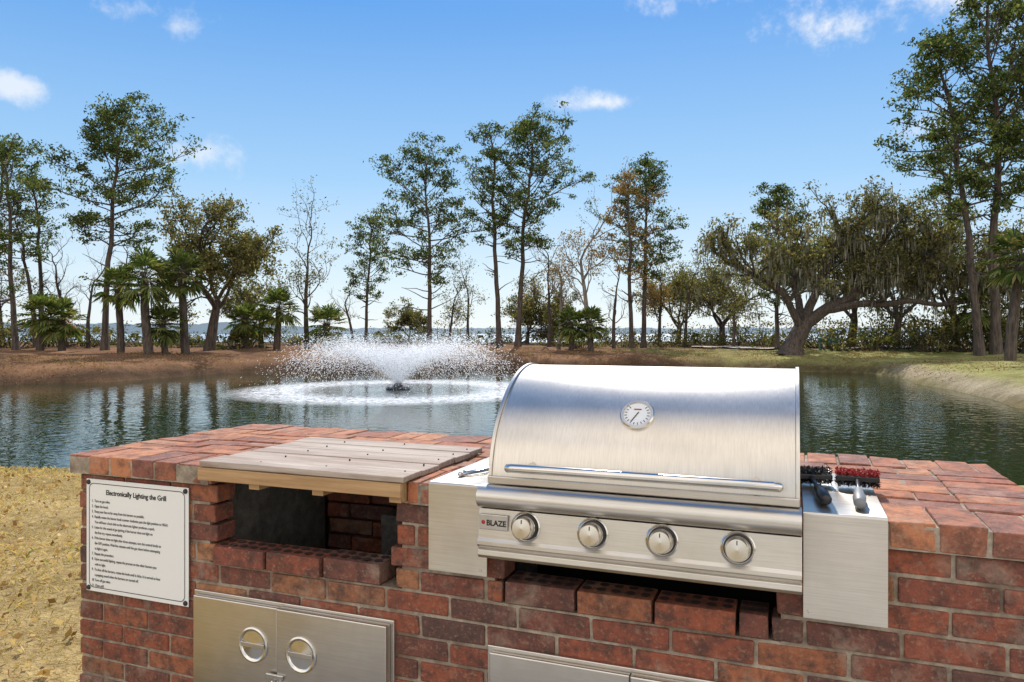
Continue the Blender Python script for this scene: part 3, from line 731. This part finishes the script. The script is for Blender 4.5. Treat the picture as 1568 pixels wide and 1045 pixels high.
lines="""1.  Turn on gas valve.
2.  Open the hood.
3.  Keep your face as far away from the burners as possible.
4.  Rapidly rotate the burner knob counter clockwise past the light position to HIGH.
     You will hear a loud click as the electronic lighter produces a spark.
5.  Listen for the sound of gas igniting, if the burner does not light on
     the first try, repeat immediately.
6.  If the burner does not light after three attempts, turn the control knobs to
     the OFF position. Wait five minutes until the gas clears before attempting
     to light it again.
7.  Repeat the procedure.
8.  Upon successful lighting, repeat the process on the other burners you
     wish to light.
9.  To shut off the burners, rotate the knob until it clicks. It is normal to hear
     a popping sound when the burners are turned off.
10. Turn off gas valve.
11. Clean grill."""
t=text('instructions',lines,(sx0+.028,ys0-.0012,sz1-.082),.0135,M_ink2,.76); t.data.space_line=1.40; p.append(t)
group('instruction_sign',p)

# ------------------------------------------------------------------ grill
G=[]; gx0,gx1=-.785,.012
pr=[(1.880,.958),(1.884,.99),(1.896,1.04),(1.915,1.085),(1.942,1.125),(1.978,1.165),(2.02,1.20),(2.07,1.231),(2.12,1.252),(2.17,1.264),(2.22,1.269),(2.28,1.262),(2.34,1.24),(2.40,1.20),(2.44,1.14),(2.46,1.06),(2.46,.958)]
def cr(P,k=4):
    out=[]
    for i in range(len(P)-1):
        p0=P[max(i-1,0)];p1=P[i];p2=P[i+1];p3=P[min(i+2,len(P)-1)]
        for j in range(k):
            t=j/k; out.append(tuple(.5*((2*p1[c])+(-p0[c]+p2[c])*t+(2*p0[c]-5*p1[c]+4*p2[c]-p3[c])*t*t+(-p0[c]+3*p1[c]-3*p2[c]+p3[c])*t**3) for c in range(2)))
    return out+[P[-1]]
prs=cr(pr)
G.append(extr('hood',prs,gx0+.008,gx1-.008,M_steelv,0,30))
cap=[(y+(.005 if y>2.2 else -.005),z+.005 if z>1 else z) for y,z in prs]
G.append(extr('hood_left_end',cap,gx0-.002,gx0+.0075,M_steelv,.001,30)); G.append(extr('hood_right_end',cap,gx1-.0075,gx1+.002,M_steelv,.001,30))
G.append(box('hood_lower_lip',(gx0-.001,1.868,.957),(gx1+.001,1.8795,.978),M_steelh,.003))
G.append(box('firebox',(gx0+.02,1.905,.765),(gx1-.02,2.45,.955),M_steelh,.002))
G.append(box('drip_tray',(gx0+.06,2.02,.70),(gx1-.06,2.44,.764),M_dark,.002))
rx0,rx1=-.803,.018
rail=[(1.885,.955)]+[(1.858+.032*math.cos(a),.925+.030*math.sin(a)) for a in np.linspace(R(80),R(268),16)]+[(1.885,.893)]
G.append(extr('bullnose_rail',rail,rx0,rx1,M_steelh,.001,30))
pan=[(1.852,.892),(1.842,.815),(1.835,.807),(1.834,.797),(1.842,.789),(1.848,.786),(1.842,.781),(1.840,.768),(1.846,.759),(1.90,.757),(1.90,.892)]
G.append(extr('control_panel',pan,rx0,rx1,M_steelh,.001,28))
for k,kx in enumerate((-.666,-.483,-.306,-.125)):
    ax=Vector((0,-1,.13)).normalized(); c=(kx,1.8475,.853)
    G.append(lathe('knob_bezel_%d'%(k+1),[(.041,-.002),(.041,.004),(.038,.006),(.036,.004),(.034,.003),(0,.003)],M_chrome,40,c,ax))
    G.append(lathe('knob_gap_%d'%(k+1),[(.0335,.0035),(.0335,.0045),(0,.0045)],M_black,32,c,ax))
    G.append(lathe('knob_%d'%(k+1),[(.030,.005),(.030,.012),(.0285,.014),(.0275,.034),(.025,.038),(.0,.0385)],M_chrome,40,c,ax))
    q=Vector(c)+ax*.0385; o=box('knob_mark_%d'%(k+1),(-.0012,-.0008,.012),(.0012,.0004,.022),M_black,0); o.location=q; o.rotation_euler=(R(-7),0,0); G.append(o)
# badge
G.append(box('badge',(-.797,1.838,.838),(-.715,1.8465,.880),M_badge,.002))
bt=text('badge_lettering','BLAZE',(-.776,1.8372,.8505),.021,M_ink,.95); bt.data.offset=.0006; G.append(bt)
G.append(lathe('badge_flame',[(.006,0),(.004,.0007),(0,.0007)],M_red,12,(-.785,1.838,.858)))
# handle
G.append(tube('hood_handle',[(-.715,1.838,1.008),(-.70,1.832,1.010),(-.60,1.830,1.011),(-.14,1.830,1.011),(-.045,1.832,1.010),(-.03,1.838,1.008)],.0115,M_chrome,20))
for k,hx in enumerate((-.66,-.085)): G.append(tube('handle_post_%d'%(k+1),[(hx,1.832,1.010),(hx,1.892,1.012)],.008,M_chrome,14,False))
# thermometer
tc=Vector((-.390,1.961,1.149)); ax=Vector((0,-.74,.67)).normalized()
G.append(lathe('thermometer_bezel',[(.046,-.006),(.046,.006),(.043,.010),(.038,.010),(.0365,.006)],M_chrome,48,tc,ax))
G.append(lathe('thermometer_face',[(.037,.0055),(0,.0056)],M_white,48,tc,ax))
qq=ax.to_track_quat('Z','Y').to_matrix().to_4x4()
def onface(o,rz=0,off=(0,0,.007)):
    o.matrix_world=Matrix.Translation(tc)@qq@Matrix.Rotation(rz,4,'Z')@Matrix.Translation(off); G.append(o)
onface(box('needle',(-.0012,-.028,0),(.0012,.008,.0006),M_ink,0),R(-28))
for k in range(16):
    onface(box('tick_%d'%(k+1),(-.0008,.027,0),(.0008,.034,.0004),M_ink,0),R(-135+k*18+180))
onface(box('dial_band',(-.010,.014,0),(.010,.017,.0004),M_red,0),0)
# jacket side wings
for nm,a,b_ in (('left_wing',-.99,-.806),('right_wing',.021,.205)):
    prf=[(1.913,.683),(1.913,.934),(1.917,.9385),(2.47,.9385),(2.47,.9345),(1.919,.9345),(1.9165,.683)]
    G.append(extr(nm,prf,a,b_,M_steelh,.0008,30))
    G.append(lathe(nm+'_screw',[(.004,0),(.003,.002),(0,.0025)],M_chrome,12,(b_-.02 if a<-.5 else a+.012,1.913,.70)))
group('gas_grill',G)

# tools on the wings
def brush(name,base,tip,grip,rot=0):
    b0=Vector(base);t0=Vector(tip);d=(t0-b0).normalized(); L=(t0-b0).length; pts=[]
    g1=b0+d*L*.42
    parts=[tube('grip',[tuple(b0),tuple(b0+d*.05),tuple(b0+d*L*.25),tuple(g1)],[.014,.016,.013,.011],grip,14),
           tube('shaft',[tuple(g1),tuple(b0+d*L*.8)],.006,M_black,10)]
    s=Vector((-d.y,d.x,0)); c=b0+d*L*.9
    me=Boxes(); me.add((-.055,-.028,-.006),(.055,.028,.008)); o=me.obj('head',M_black,.003); ang=math.atan2(s.y,s.x)
    o.matrix_world=Matrix.Translation(c)@Matrix.Rotation(ang,4,'Z'); parts.append(o)
    T=Tree(5+int(abs(base[0])*1000)); n=700
    q=np.stack([T.r.uniform(-.054,.054,n),T.r.uniform(-.027,.027,n),T.r.uniform(.008,.022,n)],1); T.leaves(q,.007,0 if rot else 1,.25)
    q[:,2]=T.r.uniform(-.020,-.006,n); T.leaves(q,.007,1,.25)
    o=T.obj('bristles',(0,0,0),[M_red,M_black]); o.matrix_world=Matrix.Translation(c)@Matrix.Rotation(ang,4,'Z'); parts.append(o)
    return group(name,parts)
brush('grill_brush',(.075,1.99,.956),(.040,2.28,.968),M_black,0)
brush('grill_brush',(.150,1.975,.956),(.165,2.27,.972),M_grey,1)
p=[]
for s in (-1,1): p.append(tube('arm_%d'%(1 if s<0 else 2),[(-.93,2.02+.012*s,.946),(-.89,2.08+.016*s,.95),(-.84,2.20+.012*s,.954),(-.825,2.26+.006*s,.952)],[.005,.006,.006,.009],M_chrome,8))
p.append(tube('hinge',[(-.932,2.005,.947),(-.932,2.035,.947)],.008,M_chrome,10))
group('grill_tongs',p)

# small park furniture on the far bank
x,y=.543*50,50; z=gz(x,y)
p=[box('post',(x-.06,y-.06,z-.1),(x+.06,y+.06,z+1.0),M_green,.01),box('station_box',(x-.17,y-.1,z+.75),(x+.17,y+.1,z+1.25),M_green,.03),box('lid',(x-.2,y-.13,z+1.25),(x+.2,y+.13,z+1.3),M_green,.01)]
group('waste_station_post',p,False)
x,y=.43*52,52; z=gz(x,y); M_bl=plain('teal_paint',(0.03,.2,.22),.5)
p=[box('seat',(x-.75,y-.2,z+.42),(x+.75,y+.2,z+.47),M_bl,.01),box('backrest',(x-.75,y+.2,z+.5),(x+.75,y+.25,z+.85),M_bl,.01),box('leg_1',(x-.65,y-.18,z-.05),(x-.58,y+.22,z+.42),M_bl,.01),box('leg_2',(x+.58,y-.18,z-.05),(x+.65,y+.22,z+.42),M_bl,.01)]
group('park_bench',p,False)

# ------------------------------------------------------------------ light, sky, camera
EL,AZ=43,7
sd=Vector((math.sin(R(AZ))*math.cos(R(EL)),math.cos(R(AZ))*math.cos(R(EL)),math.sin(R(EL))))
L=bpy.data.lights.new('sun','SUN'); L.energy=5.0; L.angle=R(.53); L.color=(1,.95,.87)
lo=link(bpy.data.objects.new('sun',L)); lo.rotation_euler=sd.to_track_quat('Z','Y').to_euler(); lo.location=(0,0,30)
w=bpy.data.worlds.new('World'); scene.world=w; w.use_nodes=True; nt=w.node_tree; bg=nt.nodes['Background']; bg.inputs[1].default_value=.15
sky=N(nt,'ShaderNodeTexSky',sky_type='NISHITA'); sky.sun_disc=False; sky.sun_elevation=R(EL); sky.sun_rotation=R(AZ); sky.air_density=1.0; sky.dust_density=.3; sky.ozone_density=2.0
tc_=N(nt,'ShaderNodeTexCoord'); vec=tc_.outputs['Generated']
sx=N(nt,'ShaderNodeSeparateXYZ'); nt.links.new(vec,sx.inputs[0])
nz=noise(nt,9,6,vec,.66)
def M2(op,a,b_=None):
    n=N(nt,'ShaderNodeMath',operation=op)
    for i,v in enumerate((a,b_)):
        if v is None: continue
        if isinstance(v,(int,float)): n.inputs[i].default_value=v
        else: nt.links.new(v,n.inputs[i])
    return n.outputs[0]
def MR(v,a,b_,c,d):
    mr=N(nt,'ShaderNodeMapRange',interpolation_type='SMOOTHSTEP'); nt.links.new(v,mr.inputs[0])
    for i,q in enumerate((a,b_,c,d)): mr.inputs[i+1].default_value=q
    return mr.outputs[0]
grad=ramp(nt,sx.outputs[2],[(0,(.84,.92,.97)),(.08,(.68,.84,.96)),(.20,(.36,.63,.94)),(.40,(.11,.37,.85)),(1,(.05,.22,.6))])
gradb=mix(nt,1,grad,(6.67,6.67,6.67),'MULTIPLY')
base=mix(nt,.88,sky.outputs[0],gradb)
tot=None
clouds=[((.47,1,.42),(.14,.2,.032),1.0),((.62,1,.465),(.22,.2,.05),1.0),((.115,1,.312),(.050,.1,.012),.85),((-.52,1,.44),(.09,.1,.03),.7),((-.43,1,.245),(.06,.1,.022),.7),((-.68,1,.335),(.03,.1,.018),.7),((.24,1,.452),(.07,.1,.02),.8),((.53,1,.27),(.06,.1,.02),.6)]
for c,sz,stg in clouds:
    l=Vector(c).length; cn=Vector(c)/l
    s=N(nt,'ShaderNodeVectorMath',operation='SUBTRACT'); nt.links.new(vec,s.inputs[0]); s.inputs[1].default_value=cn
    mu=N(nt,'ShaderNodeVectorMath',operation='MULTIPLY'); nt.links.new(s.outputs[0],mu.inputs[0]); mu.inputs[1].default_value=(l/sz[0],l/max(sz[1],.15),l/sz[2])
    ln=N(nt,'ShaderNodeVectorMath',operation='LENGTH'); nt.links.new(mu.outputs[0],ln.inputs[0])
    v=M2('MAXIMUM',M2('MULTIPLY',M2('SUBTRACT',1.0,ln.outputs['Value']),.45),-.6)
    v=M2('ADD',v,M2('MULTIPLY',M2('SUBTRACT',nz,.5),3.0))
    o=MR(v,.0,.8,0,stg)
    tot=o if tot is None else M2('MAXIMUM',tot,o)
fin=mix(nt,tot,base,(6.6,6.7,6.9))
# added cloud fill, unseen behind the viewer; brightens front faces and steel
nb=noise(nt,2.2,3,vec,.55)
rear_fill=M2('MULTIPLY',MR(sx.outputs[1],.05,-.35,0,1),MR(nb,.36,.56,.30,1))
rear_fill=M2('MULTIPLY',rear_fill,MR(sx.outputs[2],-.02,.06,0,1))
fin=mix(nt,rear_fill,fin,(10.6,9.9,9.0))
nt.links.new(fin,bg.inputs[0])

cam=bpy.data.cameras.new('camera'); cam.lens=25.94; cam.sensor_width=36; cam.shift_y=-.008; cam.clip_start=.05; cam.clip_end=9000
co=link(bpy.data.objects.new('camera',cam)); co.location=(0,0,1.37); co.rotation_euler=(R(90),0,0); scene.camera=co
scene.view_settings.view_transform='Standard'; scene.view_settings.look='None'; scene.view_settings.exposure=0
